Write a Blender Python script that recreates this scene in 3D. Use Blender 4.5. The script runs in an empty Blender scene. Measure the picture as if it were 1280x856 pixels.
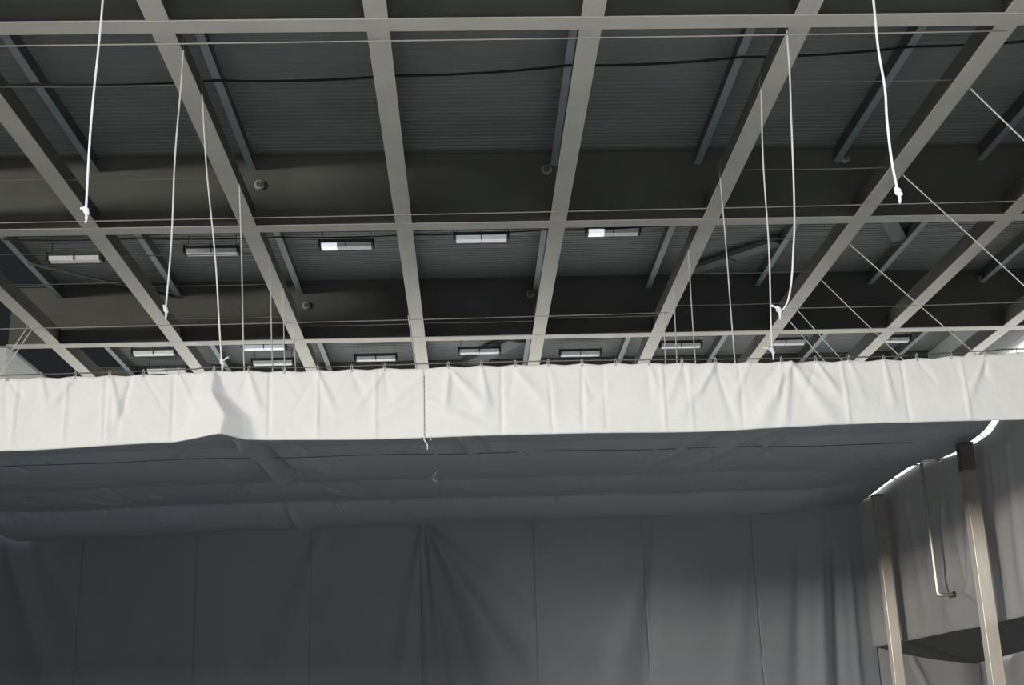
import bpy, bmesh, math, random
import numpy as np
from mathutils import Vector, Matrix

random.seed(7)
rng = np.random.RandomState(5)
C = bpy.context.scene.collection

# ------------------------------------------------------------------ materials
def mat(name, color, rough=0.7, metal=0.0, noise=0.0, nscale=4.0, bump=0.0, bscale=20.0,
        spec=0.3, emit=None, estr=0.0, stretch=(1, 1, 1), translucent=0.0):
    m = bpy.data.materials.new(name); m.use_nodes = True
    nt = m.node_tree; b = nt.nodes['Principled BSDF']
    b.inputs['Base Color'].default_value = (*color, 1)
    b.inputs['Roughness'].default_value = rough
    b.inputs['Metallic'].default_value = metal
    b.inputs['Specular IOR Level'].default_value = spec
    tc = nt.nodes.new('ShaderNodeTexCoord')
    mp = nt.nodes.new('ShaderNodeMapping'); mp.inputs['Scale'].default_value = stretch
    nt.links.new(tc.outputs['Object'], mp.inputs['Vector'])
    if noise:
        n = nt.nodes.new('ShaderNodeTexNoise'); n.inputs['Scale'].default_value = nscale
        n.inputs['Detail'].default_value = 5
        r = nt.nodes.new('ShaderNodeValToRGB')
        r.color_ramp.elements[0].position = 0.3; r.color_ramp.elements[1].position = 0.7
        r.color_ramp.elements[0].color = tuple(c * (1 - noise) for c in color) + (1,)
        r.color_ramp.elements[1].color = tuple(min(1, c * (1 + noise)) for c in color) + (1,)
        nt.links.new(mp.outputs['Vector'], n.inputs['Vector'])
        nt.links.new(n.outputs['Fac'], r.inputs['Fac'])
        nt.links.new(r.outputs['Color'], b.inputs['Base Color'])
    if bump:
        n2 = nt.nodes.new('ShaderNodeTexNoise'); n2.inputs['Scale'].default_value = bscale
        n2.inputs['Detail'].default_value = 6
        bp = nt.nodes.new('ShaderNodeBump'); bp.inputs['Strength'].default_value = bump
        bp.inputs['Distance'].default_value = 0.05
        nt.links.new(mp.outputs['Vector'], n2.inputs['Vector'])
        nt.links.new(n2.outputs['Fac'], bp.inputs['Height'])
        nt.links.new(bp.outputs['Normal'], b.inputs['Normal'])
    if emit:
        b.inputs['Emission Color'].default_value = (*emit, 1)
        b.inputs['Emission Strength'].default_value = estr
    return m

M = {
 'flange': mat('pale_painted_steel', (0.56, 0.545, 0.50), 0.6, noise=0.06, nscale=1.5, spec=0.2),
 'web': mat('shade_darkened_steel', (0.105, 0.108, 0.102), 0.6, noise=0.10, nscale=1.2, spec=0.2),  # shade put into the colour: webs toned darker than the flanges
 'purlin': mat('blue_grey_purlin_paint', (0.30, 0.33, 0.345), 0.6, noise=0.06, nscale=1.5, spec=0.2),
 'deck': mat('blue_grey_deck', (0.210, 0.220, 0.222), 0.6, noise=0.08, nscale=0.8, spec=0.2),
 'white': mat('white_cloth', (0.72, 0.708, 0.69), 0.9, noise=0.02, nscale=3, bump=0.3, bscale=5, spec=0.1),
 'canopy': mat('grey_canopy_cloth', (0.35, 0.37, 0.41), 0.85, noise=0.05, nscale=1.5, bump=0.6, bscale=4, spec=0.15, stretch=(1, 0.8, 1)),
 'drape': mat('grey_curtain_cloth', (0.305, 0.322, 0.352), 0.9, noise=0.05, nscale=1.0, bump=0.15, bscale=3, spec=0.1, stretch=(1, 1, 0.3)),
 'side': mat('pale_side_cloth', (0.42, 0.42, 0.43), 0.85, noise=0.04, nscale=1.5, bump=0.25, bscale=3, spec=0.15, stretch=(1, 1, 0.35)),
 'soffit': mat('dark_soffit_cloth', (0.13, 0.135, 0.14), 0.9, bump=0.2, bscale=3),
 'steel': mat('brushed_steel', (0.66, 0.62, 0.55), 0.22, metal=1.0, noise=0.08, nscale=6, stretch=(8, 8, 0.5)),
 'hook': mat('zinc_hook', (0.42, 0.42, 0.41), 0.5),
 'darksteel': mat('dull_steel', (0.22, 0.20, 0.18), 0.45, metal=1.0),
 'rope': mat('white_cotton_rope', (0.82, 0.81, 0.84), 0.9, bump=0.3, bscale=120, spec=0.1),
 'wire': mat('galvanised_wire', (0.42, 0.41, 0.38), 0.6, spec=0.3),
 'dimwire': mat('weathered_wire', (0.24, 0.24, 0.235), 0.6, spec=0.3),
 'cable': mat('black_cable', (0.015, 0.015, 0.017), 0.7),
 'housing': mat('lamp_housing', (0.09, 0.095, 0.10), 0.5),
 'diffuser': mat('lamp_diffuser', (0.80, 0.82, 0.84), 0.4, noise=0.06, nscale=14, spec=0.5),
 'tube': mat('diffuser_glint', (0.9, 0.9, 0.9), 0.4, emit=(0.86, 0.93, 1.0), estr=0.75),  # glow standing for a bright reflection on an unlit diffuser
 'glintdim': mat('dim_diffuser_glint', (0.9, 0.9, 0.9), 0.4, emit=(0.86, 0.93, 1.0), estr=0.24),  # weaker glow over a whole diffuser, also standing for reflection
 'cap': mat('lamp_end_cap', (0.03, 0.03, 0.032), 0.5),
 'floor': mat('hall_floor_concrete', (0.50, 0.49, 0.465), 0.7, noise=0.06, nscale=0.6),
 'wall': mat('white_wall_panel', (0.62, 0.64, 0.64), 0.7, noise=0.02, nscale=1),
 'capping': mat('grey_wall_capping', (0.24, 0.26, 0.25), 0.6),
 'duct': mat('duct_metal', (0.15, 0.155, 0.16), 0.5, spec=0.3),
 'disc': mat('detector_plastic', (0.34, 0.34, 0.33), 0.6),
 'glass': mat('daylit_glazing', (0.8, 0.8, 0.8), 0.4, emit=(0.93, 0.96, 1.0), estr=0.95, noise=0.08, nscale=3),
 'wframe': mat('window_frame_paint', (0.6, 0.62, 0.63), 0.5),
 'thread': mat('pale_thread', (0.75, 0.77, 0.80), 0.8),
}

for k in ('steel',):
    nt = M[k].node_tree; b = nt.nodes['Principled BSDF']
    tg_ = nt.nodes.new('ShaderNodeTangent'); tg_.direction_type = 'RADIAL'; tg_.axis = 'Z'
    b.inputs['Roughness'].default_value = 0.38; b.inputs['Anisotropic'].default_value = 0.92
    b.inputs['Anisotropic Rotation'].default_value = 0.0
    nt.links.new(tg_.outputs['Tangent'], b.inputs['Tangent'])

# ------------------------------------------------------------------ helpers
def link_mesh(name, verts, faces, m, parent=None, smooth=False, solid=0.0):
    me = bpy.data.meshes.new(name); me.from_pydata([tuple(v) for v in verts], [], faces); me.update()
    if smooth:
        for p in me.polygons: p.use_smooth = True
    o = bpy.data.objects.new(name, me); me.materials.append(m); C.objects.link(o)
    if parent: o.parent = parent
    if solid:
        s = o.modifiers.new('thickness', 'SOLIDIFY'); s.thickness = solid; s.offset = 0
    return o

class MB:
    def __init__(self): self.v = []; self.f = []
    def add(self, vs, fs):
        n = len(self.v); self.v += [tuple(v) for v in vs]; self.f += [tuple(i + n for i in f) for f in fs]; return self
    def box(self, a, b, bev=0.0):
        bm = bmesh.new(); bmesh.ops.create_cube(bm, size=1.0)
        for v in bm.verts:
            v.co = Vector([(a[i] + b[i]) / 2 + v.co[i] * (b[i] - a[i]) for i in range(3)])
        if bev: bmesh.ops.bevel(bm, geom=bm.edges[:], offset=bev, segments=2, affect='EDGES', profile=0.5)
        bm.verts.index_update()
        self.add([v.co.copy() for v in bm.verts], [[v.index for v in f.verts] for f in bm.faces]); bm.free(); return self
    def tube(self, pts, r, n=8):
        pts = [Vector(p) for p in pts]; rs = r if isinstance(r, (list, tuple)) else [r] * len(pts)
        vs = []; fs = []; u = None
        for i, p in enumerate(pts):
            t = (pts[min(i + 1, len(pts) - 1)] - pts[max(i - 1, 0)]).normalized()
            if u is None: u = t.orthogonal().normalized()
            u = (u - t * u.dot(t)).normalized(); w = t.cross(u)
            for k in range(n):
                a = 2 * math.pi * k / n; vs.append(p + (u * math.cos(a) + w * math.sin(a)) * rs[i])
        for i in range(len(pts) - 1):
            for k in range(n):
                fs.append((i * n + k, i * n + (k + 1) % n, (i + 1) * n + (k + 1) % n, (i + 1) * n + k))
        fs.append(tuple(range(n - 1, -1, -1))); fs.append(tuple((len(pts) - 1) * n + k for k in range(n)))
        return self.add(vs, fs)
    def ball(self, c, r, s=(1, 1, 1)):
        bm = bmesh.new(); bmesh.ops.create_icosphere(bm, subdivisions=2, radius=r)
        for v in bm.verts: v.co = Vector([v.co[i] * s[i] + c[i] for i in range(3)])
        bm.verts.index_update()
        self.add([v.co.copy() for v in bm.verts], [[v.index for v in f.verts] for f in bm.faces]); bm.free(); return self
    def disc(self, c, r, d, axis, n=24):     # short round cylinder, axis 'y' or 'z'
        vs = []; 
        for z, rr in ((0, r), (d * .7, r), (d, r * .75)):
            for k in range(n):
                a = 2 * math.pi * k / n
                if axis == 'y': vs.append((c[0] + rr * math.cos(a), c[1] - z, c[2] + rr * math.sin(a)))
                else: vs.append((c[0] + rr * math.cos(a), c[1] + rr * math.sin(a), c[2] - z))
        fs = [(j * n + k, j * n + (k + 1) % n, (j + 1) * n + (k + 1) % n, (j + 1) * n + k) for j in (0, 1) for k in range(n)]
        fs += [tuple(range(n)), tuple(2 * n + k for k in range(n))]
        return self.add(vs, fs)
    def build(self, name, m, parent=None, smooth=False):
        return link_mesh(name, self.v, self.f, m, parent, smooth)

def tag(o, label, cat, group=None, kind=None):
    o['label'] = label; o['category'] = cat
    if group: o['group'] = group
    if kind: o['kind'] = kind
    return o
def empty(name, loc, label, cat, group=None, kind=None):
    o = bpy.data.objects.new(name, None); C.objects.link(o); o.location = loc
    o.empty_display_size = 0.2
    return tag(o, label, cat, group, kind)
def struct(o): o['kind'] = 'structure'; return o
def part(mb, name, m, root, smooth=False):          # world-coordinate geometry under a root at root.location
    L = root.location
    mb.v = [(v[0] - L[0], v[1] - L[1], v[2] - L[2]) for v in mb.v]
    return mb.build(name, m, root, smooth)
def copy_tree(o, parent=None):
    c = o.copy(); C.objects.link(c)
    if parent: c.parent = parent
    for ch in list(o.children): copy_tree(ch, c)
    return c
def ordinal(n): return ['first', 'second', 'third', 'fourth', 'fifth', 'sixth', 'seventh', 'eighth', 'ninth', 'tenth'][n - 1]

HB, HD = 9.60, 10.93          # underside of the beams, underside of the roof deck
BD = 0.31                       # depth of the lower beams
PX = [-8.52, -6.03, -3.46, -0.975, 1.565, 3.99, 6.36, 8.83, 11.3]
PZ = 10.64                      # underside of the purlins
BX = [-8.54, -6.01, -3.48, -0.947, 1.586, 4.118, 6.65, 9.18, 11.71]
GY = [6.92, 13.118, 19.317, 25.517, 31.716, 37.9]
W_IN, W_OUT, W_R = -9.52, -9.8, 12.38

# ------------------------------------------------------------------ shell
struct(MB().box((-45, -40, -0.2), (45, 50, 0)).build('floor', M['floor']))
# corrugated roof deck, ribs running across the hall
vs, fs = [], []
y = -12.0; prof = []
while y < 44:
    prof += [(y, 0.0), (y + .075, 0.0), (y + .085, .022), (y + .115, .022), (y + .125, 0.0)]; y += .125
prof = prof[:]
x0, x1 = BX[0] - .12, 13.5
pts = []
for (yy, dz) in prof: 
    if pts and abs(pts[-1][0] - yy) < 1e-6: continue
    pts.append((yy, HD + dz))
n = len(pts)
for (yy, zz) in pts: vs += [(x0, yy, zz), (x1, yy, zz)]
for i in range(n - 1): fs.append((2 * i, 2 * i + 1, 2 * i + 3, 2 * i + 2))
struct(link_mesh('ceiling', vs, fs, M['deck'], solid=0.01))
struct(MB().box((-45, -34, HD + .4), (x0 - .02, 50, HD + 3.3)).build('ceiling_left', M['soffit'])) if False else None
# side and end walls of the hall
wl = MB(); wl.box((W_OUT, 25.45, 0), (W_IN, 44, 9.56)); struct(wl.build('wall_left', M['wall']))
tr = MB().box((W_OUT - .03, 25.43, 9.56), (W_IN + .05, 44, 9.60)); struct(tr.build('trim_1', M['capping']))
wr = MB(); wr.box((W_R, 24.0, 0), (W_R + .3, 44, 7.6)); wr.box((W_R, 22.0, 9.62), (W_R + .3, 44, HD)); struct(wr.build('wall_right', M['wall']))
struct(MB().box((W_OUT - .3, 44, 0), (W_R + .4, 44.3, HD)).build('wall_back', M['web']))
win = struct(MB().box((W_R + .10, 24.0, 7.7), (W_R + .12, 44, 9.55)).build('window_1', M['glass']))
wf = MB(); wf.box((W_R + .02, 24, 7.6), (W_R + .2, 44, 7.7)); wf.box((W_R + .02, 24, 9.55), (W_R + .2, 44, 9.62))
for k in (0, 1, 2): wf.box((W_R + .04, 24 + k * 9.97, 7.7), (W_R + .16, 24.05 + k * 9.97, 9.55))
wf.build('window_frame', M['wframe'], win)

# ------------------------------------------------------------------ roof beams
def beam_along(x, y0, y1, label):
    r = empty('roof_beam', (x, y0, HB), label, 'beam', 'pale steel roof beams running along the hall', 'thing')
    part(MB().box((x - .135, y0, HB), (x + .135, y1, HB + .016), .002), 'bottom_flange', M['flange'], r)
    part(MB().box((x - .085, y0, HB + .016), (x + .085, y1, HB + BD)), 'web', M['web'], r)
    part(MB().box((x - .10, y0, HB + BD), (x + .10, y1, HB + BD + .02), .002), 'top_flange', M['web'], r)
    return r
blab = ['pale steel roof beam at the left hall wall, with two slack ropes tied round it',
        'pale roof beam with stripe of lamps to its right, second from the left hall wall',
        'pale roof beam with five ropes hanging to the white valance, left of the middle bay',
        'pale roof beam ending above the sewn seam of the valance',
        'pale roof beam just right of the middle bay, without any ropes',
        'pale roof beam with ropes hanging down, right of the middle bay',
        'pale roof beam carrying the slanting guy ropes on the right',
        'pale roof beam crossed by slanting ropes, second from the right side',
        'pale roof beam cut off by the right picture edge, next to the bright window']
for i, x in enumerate(BX): beam_along(x, 4.0, 43.9, blab[i])
plab = ['at the far left under the deck edge', 'in the bay of the first lamp', 'above the beam of the left ropes', 'above the beam over the sewn seam', 'above the rope-free beam',
        'above the beam of the right ropes', 'above the beam of the slanting guy ropes', 'in the dark second bay from the right', 'in the dark corner by the bright window']
for i, x in enumerate(PX):
    r = empty('purlin', (x, 4.0, PZ), 'slim blue-grey purlin under the roof deck ' + plab[i], 'purlin', 'slim purlins under the roof deck', 'thing')
    part(MB().box((x - .06, 4.0, PZ), (x + .06, 43.9, PZ + .012), .002), 'bottom_flange', M['purlin'], r)
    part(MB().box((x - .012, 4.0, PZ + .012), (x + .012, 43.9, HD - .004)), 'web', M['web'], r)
glab = ['pale cross girder nearest to the camera, above the picture', 'nearest pale cross girder along the top of the picture',
        'pale cross girder in the middle, in front of the bright row of lamps', 'pale cross girder just above the white valance',
        'cross girder behind the far row of lamps, mostly hidden by the valance', 'farthest cross girder']
for i, gy in enumerate(GY):
    if i in (0, 5): continue
    xe = W_IN if gy > 24.9 else -10.6
    r = empty('cross_girder', (-9.5, gy, HB), glab[i], 'girder', 'pale steel girders crossing the hall', 'thing')
    part(MB().box((xe, gy - .135, HB - .006), (12.3, gy + .135, HB + .012), .002), 'bottom_flange', M['flange'], r)
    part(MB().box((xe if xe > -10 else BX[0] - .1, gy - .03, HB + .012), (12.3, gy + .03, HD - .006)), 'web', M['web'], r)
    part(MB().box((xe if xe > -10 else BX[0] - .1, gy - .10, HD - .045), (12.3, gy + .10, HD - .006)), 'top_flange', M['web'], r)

# round detectors on the girder webs
for (x, gy, z, lb) in [(-3.33, 19.27, 10.36, 'small round grey detector on the middle girder beside the left roped beam'),
                   (1.44, 19.27, 10.56, 'small round grey detector on the middle girder beside the rope-free beam'),
                   (6.50, 19.27, 10.70, 'small round grey detector on the middle girder beside the guy rope beam'),
                   (-3.33, 25.46, 10.37, 'small round grey detector on the far girder beside the left roped beam'),
                   (1.44, 25.46, 10.54, 'small round grey detector on the far girder beside the rope-free beam'),
                   (11.30, 25.46, 10.70, 'small round detector on the far girder near the bright window')]:
    r = empty('smoke_detector', (x, gy, z), lb, 'detector', 'round detectors on the girders')
    part(MB().disc((x, gy, z), .085, .05, 'y'), 'mounting_plate', M['disc'], r)
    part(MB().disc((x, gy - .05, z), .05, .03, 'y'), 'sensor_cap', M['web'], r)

# ------------------------------------------------------------------ strip lamps
def make_lamp(glint, L=1.03):
    r = empty('strip_lamp', (0, 0, 0), 'x', 'lamp', 'strip lamps hung under the roof deck')
    h = L / 2
    hb = MB()     # sloping metal hood above the trough
    prof = [(-.11, -.02), (-.075, .06), (.075, .06), (.11, -.02)]
    vs = [(s * h, p[0], p[1]) for s in (-1, 1) for p in prof]
    hb.add(vs, [(0, 1, 5, 4), (1, 2, 6, 5), (2, 3, 7, 6), (0, 3, 2, 1), (4, 5, 6, 7), (0, 4, 7, 3)])
    hb.build('hood', M['housing'], r)
    db = MB(); pr = [(-.108, -.022), (-.085, -.10), (.085, -.10), (.108, -.022)]
    k = h - .04
    vs = [(s * k, p[0], p[1]) for s in (-1, 1) for p in pr]
    db.add(vs, [(0, 1, 5, 4), (1, 2, 6, 5), (2, 3, 7, 6), (0, 3, 2, 1), (4, 5, 6, 7), (0, 4, 7, 3)])
    db.build('diffuser', M['glintdim'] if glint == 2 else M['diffuser'], r)
    if glint == 1:
        t = MB(); a = -k + .01; b = -k + .30
        pr2 = [(-.112, -.03), (-.089, -.104), (.085, -.106), (.105, -.03)]
        vs = [(s, p[0], p[1]) for s in (a, b) for p in pr2]
        t.add(vs, [(0, 1, 5, 4), (1, 2, 6, 5), (2, 3, 7, 6), (0, 3, 2, 1), (4, 5, 6, 7), (0, 4, 7, 3)])
        t.build('glint_block', M['tube'], r)  # glowing block in place of a reflection, no real tube
    for s in (-1, 1):
        MB().box((s * h - .014, -.115, -.103), (s * h + .014, .115, .065), .008).build('end_cap', M['cap'], r)
        MB().tube([(s * (h - .06), 0, .05), (s * (h - .06), 0, .30)], .006, 6).build('hanger', M['cable'], r)
    MB().box((-.012, -.118, -.10), (.012, .118, .064), .003).build('joint_band', M['housing'], r)
    return r
lamps = [  # x, y, lit, label
 (-7.47, 23.02, 0, 'grey strip lamp in the left bay below the thin wire, near row'),
 (-4.8, 22.76, 0, 'grey strip lamp crossed by the second hanging rope, near row'),
 (-2.21, 22.56, 1, 'strip lamp with a bright white left end, left of the middle bay'),
 (0.37, 22.3, 2, 'strip lamp in the middle bay, near row'),
 (2.86, 22.08, 1, 'strip lamp just right of the middle bay with a bright left corner'),
 (-7.46, 29.32, 0, 'far strip lamp in the left bay close above the valance'),
 (-4.78, 29.03, 2, 'brightest far strip lamp, behind the hanging ropes on the left'),
 (-2.19, 30.15, 0, 'far strip lamp left of the middle bay, close above the valance'),
 (0.38, 29.71, 0, 'far strip lamp in the middle bay beside the slanting duct'),
 (2.9, 30.08, 0, 'far strip lamp right of the middle bay, close above the valance'),
 (5.34, 29.54, 0, 'far strip lamp behind the thin ropes on the right'),
 (7.92, 29.46, 0, 'far strip lamp seen behind the guy rope beam'),
 (10.5, 29.42, 0, 'far strip lamp half hidden by the second beam from the right'),
 (12.3, 29.5, 0, 'far strip lamp beside the bright window'),
 (-4.77, 30.35, 0, 'dim strip lamp just behind the brightest far one'),
 (-7.51, 30.89, 0, 'pale strip lamp barely showing over the valance, left bay'),
]
protos = {}
for (x, y, glint, lb) in lamps[:-3] + lamps[-2:]:
    if glint in protos: o = copy_tree(protos[glint])
    else: o = protos[glint] = make_lamp(glint)
    o.location = (x, y, 10.62); o['label'] = lb

# ------------------------------------------------------------------ wires, cables and ducts under the roof
def sagline(a, b, sag, n=20):
    a, b = Vector(a), Vector(b)
    return [a.lerp(b, i / n) - Vector((0, 0, sag * 4 * (i / n) * (1 - i / n))) for i in range(n + 1)]
def line(name, pts, r, m, label, cat, group=None, n=6):
    return tag(MB().tube(pts, r, n).build(name, m, None, True), label, cat, group)
GW = 'pale wires strung under the roof beams'
line('steel_wire', sagline((-10.6, 13.40, 9.53), (6.65, 13.27, 9.53), .02), .009, M['wire'], 'thin pale wire across the hall just behind the nearest cross girder', 'wire', GW)
line('steel_wire', sagline((-10.6, 18.76, 9.53), (12.36, 18.40, 9.53), .02), .009, M['wire'], 'thin pale wire across the hall just in front of the middle girder', 'wire', GW)
line('steel_wire', sagline((-10.6, 24.10, 9.53), (4.1, 23.84, 9.53), .02), .009, M['wire'], 'thin pale wire in front of the far girder, left and middle bays', 'wire', GW)
line('steel_wire', sagline((6.5, 23.70, 9.53), (12.37, 23.50, 9.53), .02), .008, M['wire'], 'thin pale wire in front of the far girder, right of the guy rope beam', 'wire', GW)
gspan = 'thin tie wires strung between neighbouring roof beams'
def span(i, y, z, lb, r=.008): line('tie_wire', sagline((BX[i] + .03, y, z), (BX[i + 1] - .03, y, z), .012, 8), r, M['dimwire'], lb, 'wire', gspan)
for k, y in enumerate((14.6, 17.43, 20.56, 22.12, 24.03)): span(1, y, 9.66, '%s nearest thin tie wire in the bay with the left loose ropes' % ordinal(k + 1))
for k, y in enumerate((14.7, 17.4, 20.24, 21.94, 23.75)): span(5, y, 9.66, '%s nearest thin tie wire in the bay with the curling loose rope' % ordinal(k + 1))
for k, y in enumerate((17.4, 20.4, 21.9, 24.39)): span(0, y, 9.66, '%s nearest thin tie wire in the leftmost bay' % ordinal(k + 1))
span(2, 24.64, 9.66, 'thin tie wire in the bay left of the seam'); span(3, 24.6, 9.66, 'thin tie wire in the middle bay'); span(4, 24.4, 9.66, 'thin tie wire in the bay right of the middle')
def hung_cable(P, z, sag, r, label):
    pts = []
    for (xa, ya), (xb, yb) in zip(P[:-1], P[1:]):
        for k in range(8):
            t = k / 8; pts.append((xa + (xb - xa) * t, ya + (yb - ya) * t, z - sag * 4 * t * (1 - t)))
    pts.append((P[-1][0], P[-1][1], z))
    line('black_cable', pts, r, M['cable'], label, 'cable', 'dark cables slung across the roof bays')
hung_cable(list(zip(PX[:8], (16.25, 16.27, 16.22, 16.14, 15.90, 15.72, 15.48, 15.2))), PZ - .024, .04, .02, 'sagging dark cable across the hall close behind the nearest girder')
hung_cable(list(zip(PX[:8], (22.1, 22.15, 22.2, 22.18, 22.05, 21.9, 21.75, 21.6))), PZ - .016, .03, .013, 'thin dark cable running just in front of the near lamp row')
line('brace_rod', [(-8.45, 23.3, 10.60), (-6.1, 25.35, 10.60)], .03, M['housing'], 'dark diagonal brace rod behind the near lamp of the left bay', 'rod')
line('brace_rod', [(-8.40, 22.4, 10.78), (-7.0, 21.2, 10.78)], .03, M['duct'], 'pale diagonal brace rod at the far left behind the middle girder', 'rod')
line('brace_rod', [(-8.40, 26.6, 10.78), (-6.1, 31.2, 10.6)], .03, M['housing'], 'dark diagonal brace rod behind the far lamp of the left bay', 'rod')
def duct(a, b, w, h, label):
    a, b = Vector(a), Vector(b); t = (b - a).normalized(); u = t.cross(Vector((0, 0, 1))).normalized()
    r = empty('air_duct', a, label, 'duct', 'slanting ducts under the roof deck')
    def ring(p, w, h): return [p + u * w / 2, p - u * w / 2, p - u * w / 2 - Vector((0, 0, h)), p + u * w / 2 - Vector((0, 0, h))]
    mb = MB(); mb.add(ring(a, w, h) + ring(b, w, h), [(0, 1, 5, 4), (1, 2, 6, 5), (2, 3, 7, 6), (3, 0, 4, 7), (3, 2, 1, 0), (4, 5, 6, 7)])
    part(mb, 'duct_run', M['duct'], r)
    for f in (.02, .5, .98):
        p = a.lerp(b, f); mb = MB(); q = ring(p - t * .02, w + .06, h + .03) + ring(p + t * .02, w + .06, h + .03)
        mb.add(q, [(0, 1, 5, 4), (1, 2, 6, 5), (2, 3, 7, 6), (3, 0, 4, 7), (3, 2, 1, 0), (4, 5, 6, 7)]); part(mb, 'flange_ring', M['duct'], r)
duct((.15, 31.3, 10.85), (1.34, 29.3, 10.85), .45, .16, 'slanting grey duct in the middle bay beside the far lamp')
duct((1.9, 27.4, 10.85), (3.8, 26.1, 10.85), .25, .08, 'slanting grey duct just behind the far girder, right of the middle bay')
duct((4.7, 25.0, 10.85), (6.35, 23.2, 10.85), .30, .10, 'slanting dark duct behind the two right loose ropes')
duct((9.6, 13.6, 10.85), (11.3, 17.0, 10.85), .45, .25, 'dark duct in the top right corner')
duct((7.2, 20.3, 10.85), (8.8, 23.3, 10.85), .30, .12, 'dark duct between the guy rope beam and the next beam')

# ------------------------------------------------------------------ cloth helpers
def grid_cloth(name, fn, nu, nv, m, parent=None, solid=0.008):
    vs = [fn(i / (nu - 1), j / (nv - 1)) for j in range(nv) for i in range(nu)]
    fs = [(j * nu + i, j * nu + i + 1, (j + 1) * nu + i + 1, (j + 1) * nu + i) for j in range(nv - 1) for i in range(nu - 1)]
    return link_mesh(name, vs, fs, m, parent, True, solid)
def g(x, w): return math.exp(-(x / w) ** 2)
def sstep(a, b, x):
    t = min(1, max(0, (x - a) / (b - a))); return t * t * (3 - 2 * t)
def ridge(x, z, ax, az, bx, bz, w0, w1, amp):
    """soft fold along the segment a-b, widening from w0 to w1, fading at both ends"""
    dx, dz = bx - ax, bz - az; L2 = dx * dx + dz * dz
    t = ((x - ax) * dx + (z - az) * dz) / L2
    if t < -.1 or t > 1.15: return 0.0
    d = ((x - ax) * dz - (z - az) * dx) / math.sqrt(L2)
    w = w0 + (w1 - w0) * max(0, min(1, t))
    f = sstep(-.1, .08, t) * (1 - sstep(.75, 1.15, t))
    return amp * f * g(d, w)

# ------------------------------------------------------------------ white valance
VY, VT = 14.75, 5.862
hook_x = [-5.49, -5.08, -4.679, -4.268, -3.868, -3.446, -3.024, -2.602, -2.18, -1.778, -1.366, -0.965, -0.193, 0.209, 0.622, 1.024, 1.437, 1.85, 2.252, 2.666, 3.079, 3.493, 3.896, 4.321, 4.735, 5.17, 5.585, 6.01, 6.435, 6.85, 7.265, 7.68]
hook_x = [-9.0 + .42 * k for k in range(8)] + hook_x
SEAM = -.487
creases = []
for hx in hook_x:                                  # small fans of tension creases falling from the hooks
    for k in range(2):
        a = rng.uniform(-.35, .35); L = rng.uniform(.25, .6)
        creases.append((hx, VT - .02, hx + a, VT - L * 1.05, .012, rng.uniform(.03, .08), rng.uniform(-.020, .026)))
for x in (-5.358, -4.768, -4.347, -4.263, -3.505, -2.345, -1.775, -1.079, 0.453, 1.024, 1.691, 2.411, 2.75, 3.364, 4.637, 5.379, 6.123):   # long vertical fold lines
    creases.append((x, VT - .02, x + rng.uniform(-.03, .03), 5.01, .012, .02, rng.choice([-1, 1]) * rng.uniform(.012, .022)))
creases += [(4.002, 5.841, 3.522, 5.036, 0.032, 0.107, 0.035), (4.002, 5.841, 3.85, 5.037, 0.021, 0.064, 0.03), (4.002, 5.841, 4.476, 5.038, 0.021, 0.128, 0.035), (4.023, 5.809, 5.165, 5.072, 0.043, 0.214, 0.02), (-0.172, 5.819, 0.295, 5.271, 0.021, 0.107, 0.03), (-0.193, 5.798, -0.234, 5.375, 0.021, 0.043, 0.03), (0.611, 5.821, 1.141, 5.167, 0.032, 0.107, 0.015), (1.437, 5.802, 1.416, 5.063, 0.016, 0.021, -0.02), (3.047, 5.807, 2.516, 5.118, 0.032, 0.107, 0.02), (3.079, 5.807, 3.257, 5.067, 0.021, 0.054, -0.016), (-0.52, 5.533, -1.183, 5.109, 0.021, 0.064, 0.014), (-0.467, 5.48, 0.084, 5.165, 0.021, 0.064, 0.014), (-0.52, 5.744, -0.973, 5.373, 0.021, 0.054, 0.012), (-0.466, 5.374, 0.295, 5.091, 0.021, 0.054, 0.012), (-4.247, 5.807, -4.093, 5.207, 0.021, 0.054, 0.03), (-4.015, 5.787, -4.134, 5.154, 0.021, 0.043, -0.03)]
def vtop(x):
    s = VT + .014 * math.sin(x * .8 + 1) + .03 * g(x + 2.95, .55)
    if x < -3.7: s -= .018 * (-3.7 - x)
    if x > 5.3: s += .03 * (x - 5.3)
    i = min(range(len(hook_x)), key=lambda k: abs(hook_x[k] - x))
    return s - .022 * min(1, abs(hook_x[i] - x) / .2)
def vbot(x):
    return 4.995 + .010 * math.sin(x * 1.6) + .022 * g(x + 2.88, .34) + .045 * sstep(2, 5.5, x) + .03 * sstep(5, 7.5, x) - .05 * sstep(-3.4, -5.8, x)
def vfn(x, v):
    z = vtop(x) + (vbot(x) - vtop(x)) * v
    d = 0.0
    for c in creases:
        if abs(c[0] - x) < 1.3: d += ridge(x, z, *c)
    # the one big kick: long soft face on the left, short steep face on the right
    rx = -3.02 + (.00 if v < .35 else .18 * min(1, (v - .35) / .35) - .03 * max(0, (v - .75) / .25))
    if x <= rx: t = (x - (rx - .10 - .5 * v)) / (.10 + .5 * v)
    else: t = 1 - (x - rx) / (.04 + .20 * v)
    if t > 0: d += .30 * (v ** .8) * t
    d += .010 * math.sin(x * 3.1 + 2 * v) * v
    return (x, VY - d, z)
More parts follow.
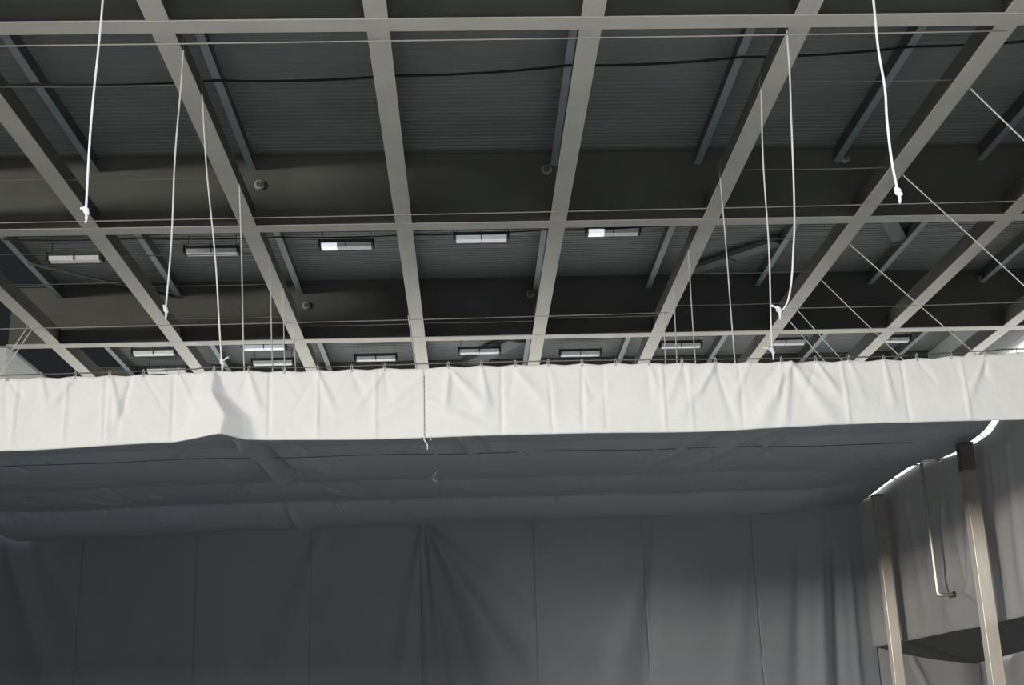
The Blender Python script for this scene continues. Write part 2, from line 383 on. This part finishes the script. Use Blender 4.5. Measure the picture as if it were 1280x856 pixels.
def make_valance(xa, xb, label):
    w = xb - xa
    o = tag(grid_cloth('valance', lambda u, v: vfn(xa + w * u, v), int(w / .022), 34, M['white']), label, 'valance', 'white valances along the canopy front')
    hem = grid_cloth('hem', lambda u, v: (lambda p: (p[0], p[1] + .006, vbot(p[0]) + .03 * (1 - v) - .002))(vfn(xa + w * u, 1.0 - .06 * (1 - v))), int(w / .04), 3, M['white'], o, .006)
    for hx in hook_x:
        if xa < hx < xb:
            z = vtop(hx)
            mb = MB(); mb.tube([(hx + .012 * math.cos(a), VY - .004, z + .020 + .036 * math.sin(a)) for a in [k * math.pi / 6 for k in range(13)]], .0055, 6)
            mb.box((hx - .012, VY - .014, z - .035), (hx + .012, VY + .012, z - .008), .003)
            mb.build('hook', M['hook'], o)
    return o
vl = make_valance(-9.2, SEAM - .004, 'long white cloth valance left of the seam, with one big kicked fold')
vr = make_valance(SEAM + .004, 8.1, 'long white cloth valance right of the sewn seam')
sm = MB()
for k in range(14):
    z = 5.84 - k * .060; sm.tube([(SEAM - .012, VY - .012, z), (SEAM + .012, VY - .016, z - .02)], .004, 5)
sm.build('lacing', M['thread'], vl)
tg = MB(); tg.tube([(SEAM - .01, VY - .01, 5.02), (SEAM - .005, VY - .02, 4.95), (SEAM + .03, VY - .015, 4.90), (SEAM + .03, VY - .02, 4.84)], .006, 6)
tg.tube([(SEAM + .06, VY - .01, 5.02), (SEAM + .075, VY - .02, 4.95)], .005, 6); tg.tube([(SEAM + .0, VY - .01, 5.0), (SEAM - .015, VY - .02, 4.96)], .005, 6)
tg.build('loose_thread', M['thread'], vl)
pts = []
for a, b in zip(hook_x[:-1], hook_x[1:]):
    for k in range(4):
        x = a + (b - a) * k / 4
        pts.append((x, VY - .004, vtop(hook_x[min(range(len(hook_x)), key=lambda q: abs(hook_x[q] - x))]) + .036 ))
line('support_wire', pts, .008, M['darksteel'], 'thin steel wire the white valance hooks onto', 'wire')

# ------------------------------------------------------------------ canopy (cloth ceiling of the stand)
ROW = [14.82, 18.64, 21.39, 23.27, 25.20]
XE = 8.0
def croof(x, y):
    z = 5.79
    for a, b in zip(ROW[:-1], ROW[1:]):
        if a <= y <= b:
            t = (y - a) / (b - a)
            s = {14.82: .10, 18.64: .09, 21.39: .07, 23.27: .25}[a]
            if a == 23.27: z -= s * (1 - (2 * t - 1) ** 2) ** .8 * (1.0 + .5 * sstep(2, -7, x))
            else: z -= s * 4 * t * (1 - t)
    z -= .06 * sstep(-4, -8, x)
    # wrinkles across the cloth
    z += .010 * math.sin(x * 2.3 + y * .9) * math.sin(y * 1.7)
    return z
cw = []
for k in range(150):                                # short tension puckers at the sewn rows
    yr = rng.choice([19.05, 20.9, 21.83, 22.9]); x = rng.uniform(-9, 5.2)
    cw.append((x, yr, x + rng.uniform(-.1, .35), yr + rng.uniform(.3, .7), .02, .05, rng.uniform(-.034, .034)))
cw += [(-3.264, 17.84, -2.869, 20.347, 0.04, 0.08, -0.2), (-3.053, 18.289, -2.704, 20.461, 0.03, 0.06, 0.12), (-3.349, 19.316, -2.815, 20.462, 0.026, 0.038, 0.068), (-3.761, 17.958, -4.686, 19.56, 0.026, 0.064, 0.041), (-2.771, 17.947, -2.136, 19.761, 0.043, 0.107, 0.042), (-2.658, 17.721, -2.573, 19.307, 0.032, 0.086, 0.042), (-3.318, 23.3, -3.008, 24.994, 0.054, 0.096, -0.07), (-3.672, 23.907, -3.178, 24.873, 0.054, 0.064, 0.07), (4.247, 17.76, 3.412, 19.815, 0.043, 0.128, 0.07), (4.475, 18.095, 3.747, 19.926, 0.043, 0.128, -0.07), (4.756, 18.318, 4.191, 19.921, 0.043, 0.107, 0.07), (5.023, 18.089, 4.745, 19.915, 0.043, 0.107, 0.042), (-0.19, 17.807, -0.082, 19.28, 0.032, 0.064, 0.063), (0.084, 17.804, 0.361, 19.389, 0.032, 0.075, 0.063), (-0.574, 17.924, -1.023, 19.29, 0.032, 0.075, 0.042), (0.633, 17.911, 0.661, 19.615, 0.021, 0.032, 0.028), (-3.607, 20.937, -4.554, 22.836, 0.043, 0.128, 0.042), (-2.498, 21.627, -1.388, 23.038, 0.043, 0.128, 0.028), (-6.286, 20.734, -5.905, 22.614, 0.032, 0.086, 0.042), (-6.782, 21.913, -5.918, 22.972, 0.032, 0.075, 0.042), (-3.1, 19.3, -2.75, 20.6, 0.03, 0.05, -0.07), (-2.5, 19.4, -2.2, 20.3, 0.03, 0.05, -0.05), (-3.3, 19.2, -3.2, 20.4, 0.02, 0.04, -0.05), (-0.1, 18.0, 0.15, 19.4, 0.03, 0.05, -0.06), (3.6, 18.4, 2.9, 20.2, 0.03, 0.06, -0.07), (4.2, 18.6, 3.5, 20.4, 0.03, 0.06, -0.06)]
def cedge(y):                                       # right edge of the canopy cloth
    P = [(14.7, 8.05), (18.3, 8.0), (20, 8.0), (25.3, 7.97)]
    for (a, xa), (b, xb) in zip(P[:-1], P[1:]):
        if y <= b: return xa + (xb - xa) * (y - a) / (b - a)
    return 7.97
EZ = [(14.8, 5.78), (17.3, 5.97), (18.303, 5.934), (18.756, 5.825), (19.323, 5.787), (19.848, 5.755), (20.309, 5.775), (20.7, 5.80), (21.15, 5.862), (21.6, 5.922), (22.2, 5.955), (23.0, 5.935), (23.684, 5.905), (24.3, 5.87), (25.595, 5.80)]
def interp(P, y):
    if y <= P[0][0]: return P[0][1]
    for (a, xa), (b, xb) in zip(P[:-1], P[1:]):
        if y <= b: return xa + (xb - xa) * (y - a) / (b - a)
    return P[-1][1]
def cfn(x, y):
    z = croof(x, y)
    for c in cw:
        if abs(c[0] - x) < 1.6 and abs(c[1] - y) < 2.6: z += ridge(x, y, *c)
    t = sstep(6.0, cedge(y), x)
    return (x, y, z * (1 - t) + interp(EZ, y) * t - (.012 if x < CS + .05 and x > CS else 0))
def make_canopy(xa, xb, label):
    def left(y): return xa + (1.0 * sstep(20.5, 25.2, y) if xa < -5 else 0)     # the far left corner hangs loose
    o = grid_cloth('canopy_sheet', lambda u, v: cfn(left(14.82 + 10.45 * v) + (( cedge(14.82 + 10.45 * v) if xb > 7 else xb) - left(14.82 + 10.45 * v)) * u, 14.82 + 10.45 * v), int((xb - xa) / .03), 230, M['canopy'])
    return tag(o, label, 'canopy', 'grey cloth canopy sheets')
CS = -.468
ca = make_canopy(-9.5, CS + .01, 'grey cloth canopy sheet behind the left valance, with a deep crumple')
cb = make_canopy(CS - .01, XE, 'grey cloth canopy sheet behind the right valance, reaching the light gap')
for o, xa, xb in ((ca, -9.4, CS - .03), (cb, CS + .03, 7.0)):
    for yr, nm in ((19.11, 'seam'), (22.84, 'seam')):
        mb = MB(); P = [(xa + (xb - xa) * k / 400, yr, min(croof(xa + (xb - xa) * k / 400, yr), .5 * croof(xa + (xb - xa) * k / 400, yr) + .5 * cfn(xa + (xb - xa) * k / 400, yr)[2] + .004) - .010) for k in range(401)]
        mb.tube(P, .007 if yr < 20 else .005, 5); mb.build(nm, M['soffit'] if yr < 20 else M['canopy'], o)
hz = cfn(CS, 20.2)[2]
hk = MB(); hk.tube([(CS, 20.2, hz - .005), (CS - .06, 20.2, hz - .10), (CS - .07, 20.2, hz - .16), (CS - .01, 20.2, hz - .19)], .013, 8)
hk.build('tie_loop', M['thread'], cb, True)

# cables over the canopy that the ropes hold
SUP = [17.55, 20.55, 22.2, 23.5]
for k, y in enumerate(SUP):
    line('canopy_cable', [(-9.6, y, 6.0), (11.2, y, 6.0)], .012, M['darksteel'], '%s steel cable above the canopy, behind the valance' % ordinal(k + 1), 'cable', 'steel cables above the canopy')

# ------------------------------------------------------------------ back curtain, one panel per cloth width
BY = 25.30
folds = [(-0.856, 5.608, 1.009, 2.479, 0.075, 0.321, 0.119), (-0.834, 5.665, 0.383, 1.344, 0.064, 0.3, -0.102), (-0.902, 5.665, -1.501, 1.342, 0.054, 0.268, 0.085), (-0.879, 5.665, -0.723, 0.777, 0.054, 0.15, 0.085), (-0.857, 5.665, -0.243, 0.778, 0.054, 0.171, -0.085), (-0.787, 5.551, 2.152, 2.707, 0.064, 0.428, 0.051), (-9.071, 5.42, -7.539, 1.336, 0.107, 0.428, 0.144), (-8.5, 5.421, -6.173, 1.338, 0.107, 0.482, 0.06), (3.701, 5.445, 2.496, 1.346, 0.107, 0.374, 0.06), (3.759, 5.446, 3.297, 1.12, 0.086, 0.268, -0.048), (-2.896, 5.547, -4.128, 1.906, 0.086, 0.428, 0.048), (6.689, 4.994, 6.27, 0.783, 0.107, 0.235, -0.084), (7.378, 4.766, 7.129, 0.784, 0.075, 0.139, -0.096), (7.09, 4.766, 6.785, 0.784, 0.075, 0.161, 0.072), (7.665, 4.767, 7.553, 0.784, 0.054, 0.107, 0.06), (5.597, 4.992, 5.013, 1.349, 0.107, 0.321, 0.048)]
def backtop(x): return 5.86 - .05 * sstep(-4, -9, x) + .25 * sstep(4, 7, x)
def bfn(x, v, off=0.0):
    z = backtop(x) * (1 - v)
    d = .012 * math.sin(x * 1.1) + .02 * math.sin(x * 2.7 + z * .5) * v
    for c in folds: d += ridge(x, z, *c)
    return (x, BY - d - off, z)
seams = [-9.642, -7.632, -5.368, -3.124, -0.947, 1.324, 3.517, 5.736, 8.038]
bl = ['at the far left under the brightest patch', 'second from the left, beside the bright patch', 'third from the left', 'left of the gathered fan of folds',
      'with the gathered fan of folds below the seam', 'right of the gathered fan of folds', 'second from the right corner', 'in the right corner beside the draped bulkhead']
for k in range(8):
    xa, xb = seams[k], seams[k + 1] + .003
    off = 0.0
    o = grid_cloth('back_curtain', lambda u, v: bfn(xa + (xb - xa) * u, v, off), int((xb - xa) / .035), 110, M['drape'], None, .002)
    tag(o, 'grey back curtain panel ' + bl[k], 'curtain', 'grey curtain panels along the back')
    grid_cloth('side_hem', lambda u, v: (lambda p: (p[0], p[1] - .004, p[2]))(bfn(xb - .025 + .02 * u, .17 * v, off)), 3, 24, M['drape'], o, .003)
lc = grid_cloth('side_curtain', lambda u, v: (-9.62 + .06 * math.sin(u * 30) * v, 14.85 + 10.2 * u, (5.72) * (1 - v)), 120, 20, M['drape'])
tag(lc, 'grey side curtain closing the left of the stand, outside the picture', 'curtain')

# ------------------------------------------------------------------ right: draped bulkhead, recess, posts, rail
WX = 8.10
WT = [(15.912, 6.094), (17.797, 6.008), (18.291, 5.915), (18.764, 5.788), (19.518, 5.767), (20.115, 5.75), (20.575, 5.8), (21.149, 5.892), (22.016, 5.965), (23.86, 5.937), (25.234, 5.876)]
sf = [(21.06, 5.099, 21.41, 3.273, 0.064, 0.268, 0.05), (20.41, 3.584, 20.641, 5.111, 0.043, 0.214, 0.05), (20.357, 3.586, 19.906, 5.245, 0.043, 0.235, 0.05), (20.38, 3.529, 19.634, 3.152, 0.054, 0.128, 0.05), (20.41, 3.55, 21.619, 3.267, 0.054, 0.214, 0.04), (20.359, 3.529, 22.437, 4.266, 0.054, 0.321, 0.04), (22.831, 5.505, 22.456, 3.244, 0.064, 0.214, 0.04), (24.089, 5.47, 23.922, 3.203, 0.064, 0.161, 0.04), (18.228, 5.405, 18.38, 3.131, 0.064, 0.214, 0.04), (17.391, 5.428, 17.543, 3.154, 0.064, 0.214, -0.03), (21.786, 5.42, 22.024, 3.937, 0.054, 0.128, 0.03), (19.063, 5.495, 19.319, 3.218, 0.054, 0.193, -0.04)]
def wbot(y): return 3.0 - .02 * g(y - 20.3, .5)
def sfn(u, v):
    y = 25.33 - 10.3 * u
    zt = interp(WT, y); z = zt + (wbot(y) - zt) * v
    d = .01 * math.sin(y * 2.2)
    for c in sf: d += ridge(y, z, *c)
    xb = WX - .14 * sstep(24.5, 25.3, y)
    return (xb - d, y, z)
bh = empty('draped_bulkhead', (WX, 20, 3.0), 'bulkhead wrapped in pale cloth along the right side, behind the posts', 'bulkhead')
def wpart(o, root):      # re-home world-coordinate mesh under root
    for vtx in o.data.vertices: vtx.co -= root.location
    o.parent = root; return o
wpart(grid_cloth('face_cloth', sfn, 260, 90, M['side']), bh)
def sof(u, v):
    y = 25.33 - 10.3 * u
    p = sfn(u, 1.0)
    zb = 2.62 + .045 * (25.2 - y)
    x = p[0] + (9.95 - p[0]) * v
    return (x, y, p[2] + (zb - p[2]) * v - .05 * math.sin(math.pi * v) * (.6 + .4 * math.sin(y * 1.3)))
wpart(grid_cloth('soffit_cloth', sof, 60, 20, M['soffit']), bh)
hemb = MB(); hemb.tube([(sfn(k / 80, 1.0)[0] - .004, sfn(k / 80, 1.0)[1], sfn(k / 80, 1.0)[2]) for k in range(81)], .012, 6); wpart(hemb.build('hem', M['side']), bh)
rc = grid_cloth('recess_curtain', lambda u, v: (7.99 + 2.06 * u, BY + .02 - .05 * math.sin(u * 9) * (.3 + .7 * v) - .05 * ridge(7.99 + 2.06 * u, 2.95 * (1 - v), 8.7, 2.8, 9.2, 1.7, .05, .1, 1), (3.05 - .33 * u) * (1 - v)), 60, 40, M['side'])
tag(rc, 'pale curtain at the back of the recess under the bulkhead', 'curtain')
rs = grid_cloth('recess_curtain', lambda u, v: (10.0 - .04 * math.sin(u * 40), 25.2 - 10.1 * u, (2.66 + .45 * u) * (1 - v)), 140, 30, M['side'])
tag(rs, 'pale curtain along the far side of the recess, right of the square posts', 'curtain')

def post(x, y, top, w, label, sleeve):
    r = empty('square_post', (x, y, 0), label, 'post', 'square steel posts on the right')
    h = w / 2
    part(MB().box((x - h, y - h, .012), (x + h, y + h, top - sleeve), .006), 'shaft', M['steel'], r)
    part(MB().box((x - h - .004, y - h - .004, top - sleeve), (x + h + .004, y + h + .004, top), .006), 'top_sleeve', M['darksteel'], r)
    part(MB().box((x - h - .012, y - h - .012, top), (x + h + .012, y + h + .012, top + .02), .004), 'cap', M['darksteel'], r)
    part(MB().box((x - .16, y - .16, 0), (x + .16, y + .16, .012), .003), 'base_plate', M['darksteel'], r)
post(7.80, 23.52, 5.68, .185, 'square steel post near the back corner, the shorter of the two', .01)
post(7.80, 19.10, 5.69, .195, 'square steel post nearer the picture edge, with a dark sleeve at its top', .42)
rr = empty('bent_rail', (7.80, 21.02, 5.8), 'thin bent steel rail between the two square posts', 'rail')
def rounded(pts, r=.06, n=5):
    out = [Vector(pts[0])]
    for a, b, c in zip(pts[:-2], pts[1:-1], pts[2:]):
        a, b, c = Vector(a), Vector(b), Vector(c); p = b + (a - b).normalized() * r; q = b + (c - b).normalized() * r
        for k in range(n + 1):
            t = k / n; out.append(p * (1 - t) ** 2 + b * 2 * t * (1 - t) + q * t * t)
    return out + [Vector(pts[-1])]
part(MB().tube(rounded([(8.06, 20.80, 5.76), (8.02, 20.90, 5.83), (7.80, 21.02, 5.83), (7.80, 21.02, 3.56), (8.075, 20.95, 3.56)]), .029, 12), 'rail_tube', M['steel'], rr, True)
part(MB().tube([(8.03, 20.95, 3.56), (8.05, 20.95, 3.56)], .05, 14), 'wall_rose', M['darksteel'], rr)

# ------------------------------------------------------------------ ropes
def rope(beam, y, bottom, label, r=.012, side=0, group='white ropes tied to the roof beams', knot=False, curve=None, tail=None):
    bx = BX[beam]
    o = empty('hanging_rope', (bx, y, HB), label, 'rope', group)
    side = side or (1 if beam < 4 else -1)
    top = Vector((bx + .150 * side, y, HB - .012))
    if curve: P = [top] + [Vector(p) for p in curve]
    else:
        b = Vector(bottom); n = 14; P = []
        for k in range(n + 1):
            t = k / n; p = top.lerp(b, t); P.append(p + Vector((.010 * math.sin(t * 9 + y), 0, 0)) * (1 if knot else .3))
    # smooth through the points
    Q = []
    for i in range(len(P) - 1):
        p0, p1, p2, p3 = P[max(i - 1, 0)], P[i], P[i + 1], P[min(i + 2, len(P) - 1)]
        for k in range(4):
            t = k / 4
            Q.append(.5 * ((2 * p1) + (p2 - p0) * t + (2 * p0 - 5 * p1 + 4 * p2 - p3) * t * t + (3 * p1 - p0 - 3 * p2 + p3) * t ** 3))
    Q.append(P[-1])
    part(MB().tube(Q, r, 8), 'strand', M['rope'], o, True)
    # the rope runs over the flange edge and up beside the web to the top flange
    lp = [top + Vector((0, 0, -.02)), top + Vector((.006 * side, 0, .05)), Vector((bx + .13 * side, y, HB + BD - .04)), Vector((bx + .10 * side, y, HB + BD + .03))]
    part(MB().tube(lp, r * .6, 6), 'beam_loop', M['dimwire'], o, True)
    if knot:
        b = P[-1]; mb = MB()
        mb.ball(b + Vector((0, 0, .01)), r * 2.6, (1, 1, 1.2)); mb.ball(b + Vector((r * 1.4, -.005, -.02)), r * 1.9); mb.ball(b + Vector((-r, 0, .035)), r * 1.8)
        mb.tube([b, b + Vector((.01, 0, -.06)), b + Vector((.004, 0, -.11))], [r, r * 1.2, r * .8], 8)
        tl = tail or (-.06, 0, .03)
        mb.tube([b + Vector((0, 0, .01)), b + Vector(tl) * .6 + Vector((0, 0, .012)), b + Vector(tl)], [r, r, r * 1.3], 8)
        part(mb, 'knot', M['rope'], o, True)
    return o
RG = 'white ropes tied to the roof beams'
# loose ropes
rope(2, 10.45, (-3.335, 10.45, 6.12), 'leftmost long loose rope ending in a knot, hanging in front of the left beams', .0105, knot=True, tail=(-.05, 0, .03))
rope(2, 13.63, (-3.36, 13.63, 6.27), 'loose knotted rope ending above the big kicked fold, second from the left', .0105, knot=True, tail=(-.03, 0, .06))
rope(5, 10.45, None, 'loose wavy rope ending in a ball knot, rightmost at the top of the picture', .0125, knot=True, tail=(.01, 0, -.08),
     curve=[(3.985, 10.45, 8.9), (3.985, 10.45, 8.19), (3.97, 10.45, 7.68), (3.985, 10.45, 7.25), (3.965, 10.45, 6.92), (3.96, 10.45, 6.51), (3.98, 10.45, 6.19)])
rope(5, 13.31, None, 'loose rope curling sideways to a knot at its end', .0115, knot=True, tail=(-.08, 0, .06),
     curve=[(3.95, 13.31, 9.0), (3.91, 13.31, 8.39), (3.86, 13.31, 7.57), (3.82, 13.31, 7.07), (3.78, 13.31, 6.78), (3.73, 13.31, 6.44), (3.67, 13.31, 6.18), (3.60, 13.31, 6.05), (3.54, 13.31, 6.03)])
rope(2, 14.75, (-2.92, 14.738, 5.97), 'rope knotted to the valance wire right over the big kicked fold', .0105, knot=True, tail=(.08, 0, .07))
rope(5, 14.75, (3.80, 14.738, 5.98), 'rope knotted to the valance wire near the curling loose rope', .0105, knot=True, tail=(-.11, 0, .05))
# taut ropes down to the canopy cables
for k, (y, dx) in enumerate(((17.55, -.057), (20.55, -.047), (22.2, -.035), (23.5, -.06))):
    rope(2, y, (BX[2] + .15 - dx * 3.6, y, 6.0), '%s taut rope behind the left valance, counted from the kicked fold' % ordinal(k + 1), .0105)
for k, (y, dx) in enumerate(((17.55, .005), (20.55, .011), (22.2, .031), (23.5, .038))):
    rope(5, y, (BX[5] - .15 - dx * 3.6, y, 6.0), '%s taut rope behind the right valance, counted leftward from the knotted ropes' % ordinal(k + 1), .0105)
rope(3, 23.9, (-.62, 23.5, 6.0), 'short taut rope beside the beam over the sewn seam', .010, -1)
for k, (y, dx) in enumerate(((14.82, .804), (17.54, .88), (20.42, .958), (22.26, .863), (24.06, .741), (24.75, .722))):
    rope(6, y, (BX[6] + .15 + dx * 3.55, y, 6.03), '%s nearest slanting guy rope on the right' % ordinal(k + 1), .0105, 1)
for k, (y, dx) in enumerate(((24.2, .57), (24.42, .58))):
    rope(0, y, (BX[0] - .15 - dx * 1.4, y, 8.2), '%s slanting guy rope by the left hall wall' % ('upper', 'lower')[k], .0105, -1)

# ------------------------------------------------------------------ lights and world
def area(name, loc, target, sx, sy, power, color):
    l = bpy.data.lights.new(name, 'AREA'); l.shape = 'RECTANGLE'; l.size = sx; l.size_y = sy; l.energy = power; l.color = color
    o = bpy.data.objects.new(name, l); C.objects.link(o); o.location = loc
    d = Vector(target) - Vector(loc); o.rotation_euler = d.to_track_quat('-Z', 'Y').to_euler(); return o
area('hall_window_light', (-48, -20, 8.5), (3, 20, 5.8), 9.0, 3.8, 19500, (1.0, 0.94, 0.84))
area('front_fill_light', (22.5, -18, 8.3), (7, 20, 4.5), 8, 2.6, 300, (1.0, 0.88, 0.70))  # added fill from the front right, no window known there
area('floor_bounce_fill', (1.0, -3.5, 9.5), (1.0, -3.501, 0), 9, 13, 5900, (0.90, 0.95, 1.0))  # added overhead fill behind the camera; its floor bounce brightens the beams
area('rear_fill_light', (-1.0, 37, 9.5), (-1.0, 36.999, 0), 14, 10, 6300, (0.98, 0.98, 0.97))  # added unseen fill that brightens the beams towards the back

w = bpy.data.worlds.new('hall_daylight'); bpy.context.scene.world = w; w.use_nodes = True
bg = w.node_tree.nodes['Background']; bg.inputs['Color'].default_value = (0.80, 0.88, 1.0, 1); bg.inputs['Strength'].default_value = 0.02

# ------------------------------------------------------------------ camera
cam = bpy.data.cameras.new('camera'); co = bpy.data.objects.new('camera', cam); C.objects.link(co)
cam.sensor_width = 36; cam.lens = 1574.77 / 1280 * 36; cam.clip_end = 300
Rm = Matrix(((0.99908764, 0.01907745, -0.03820917), (-0.03086217, -0.29590124, -0.95471984), (-0.02951976, 0.95502801, -0.2950425)))
co.matrix_world = Matrix.Translation((0, 0, 1.6)) @ Rm.to_4x4()
sc = bpy.context.scene; sc.camera = co
sc.view_settings.view_transform = 'Standard'; sc.view_settings.look = 'None'
sc.view_settings.gamma = 1; sc.view_settings.use_curve_mapping = False; sc.view_settings.exposure = 0.0
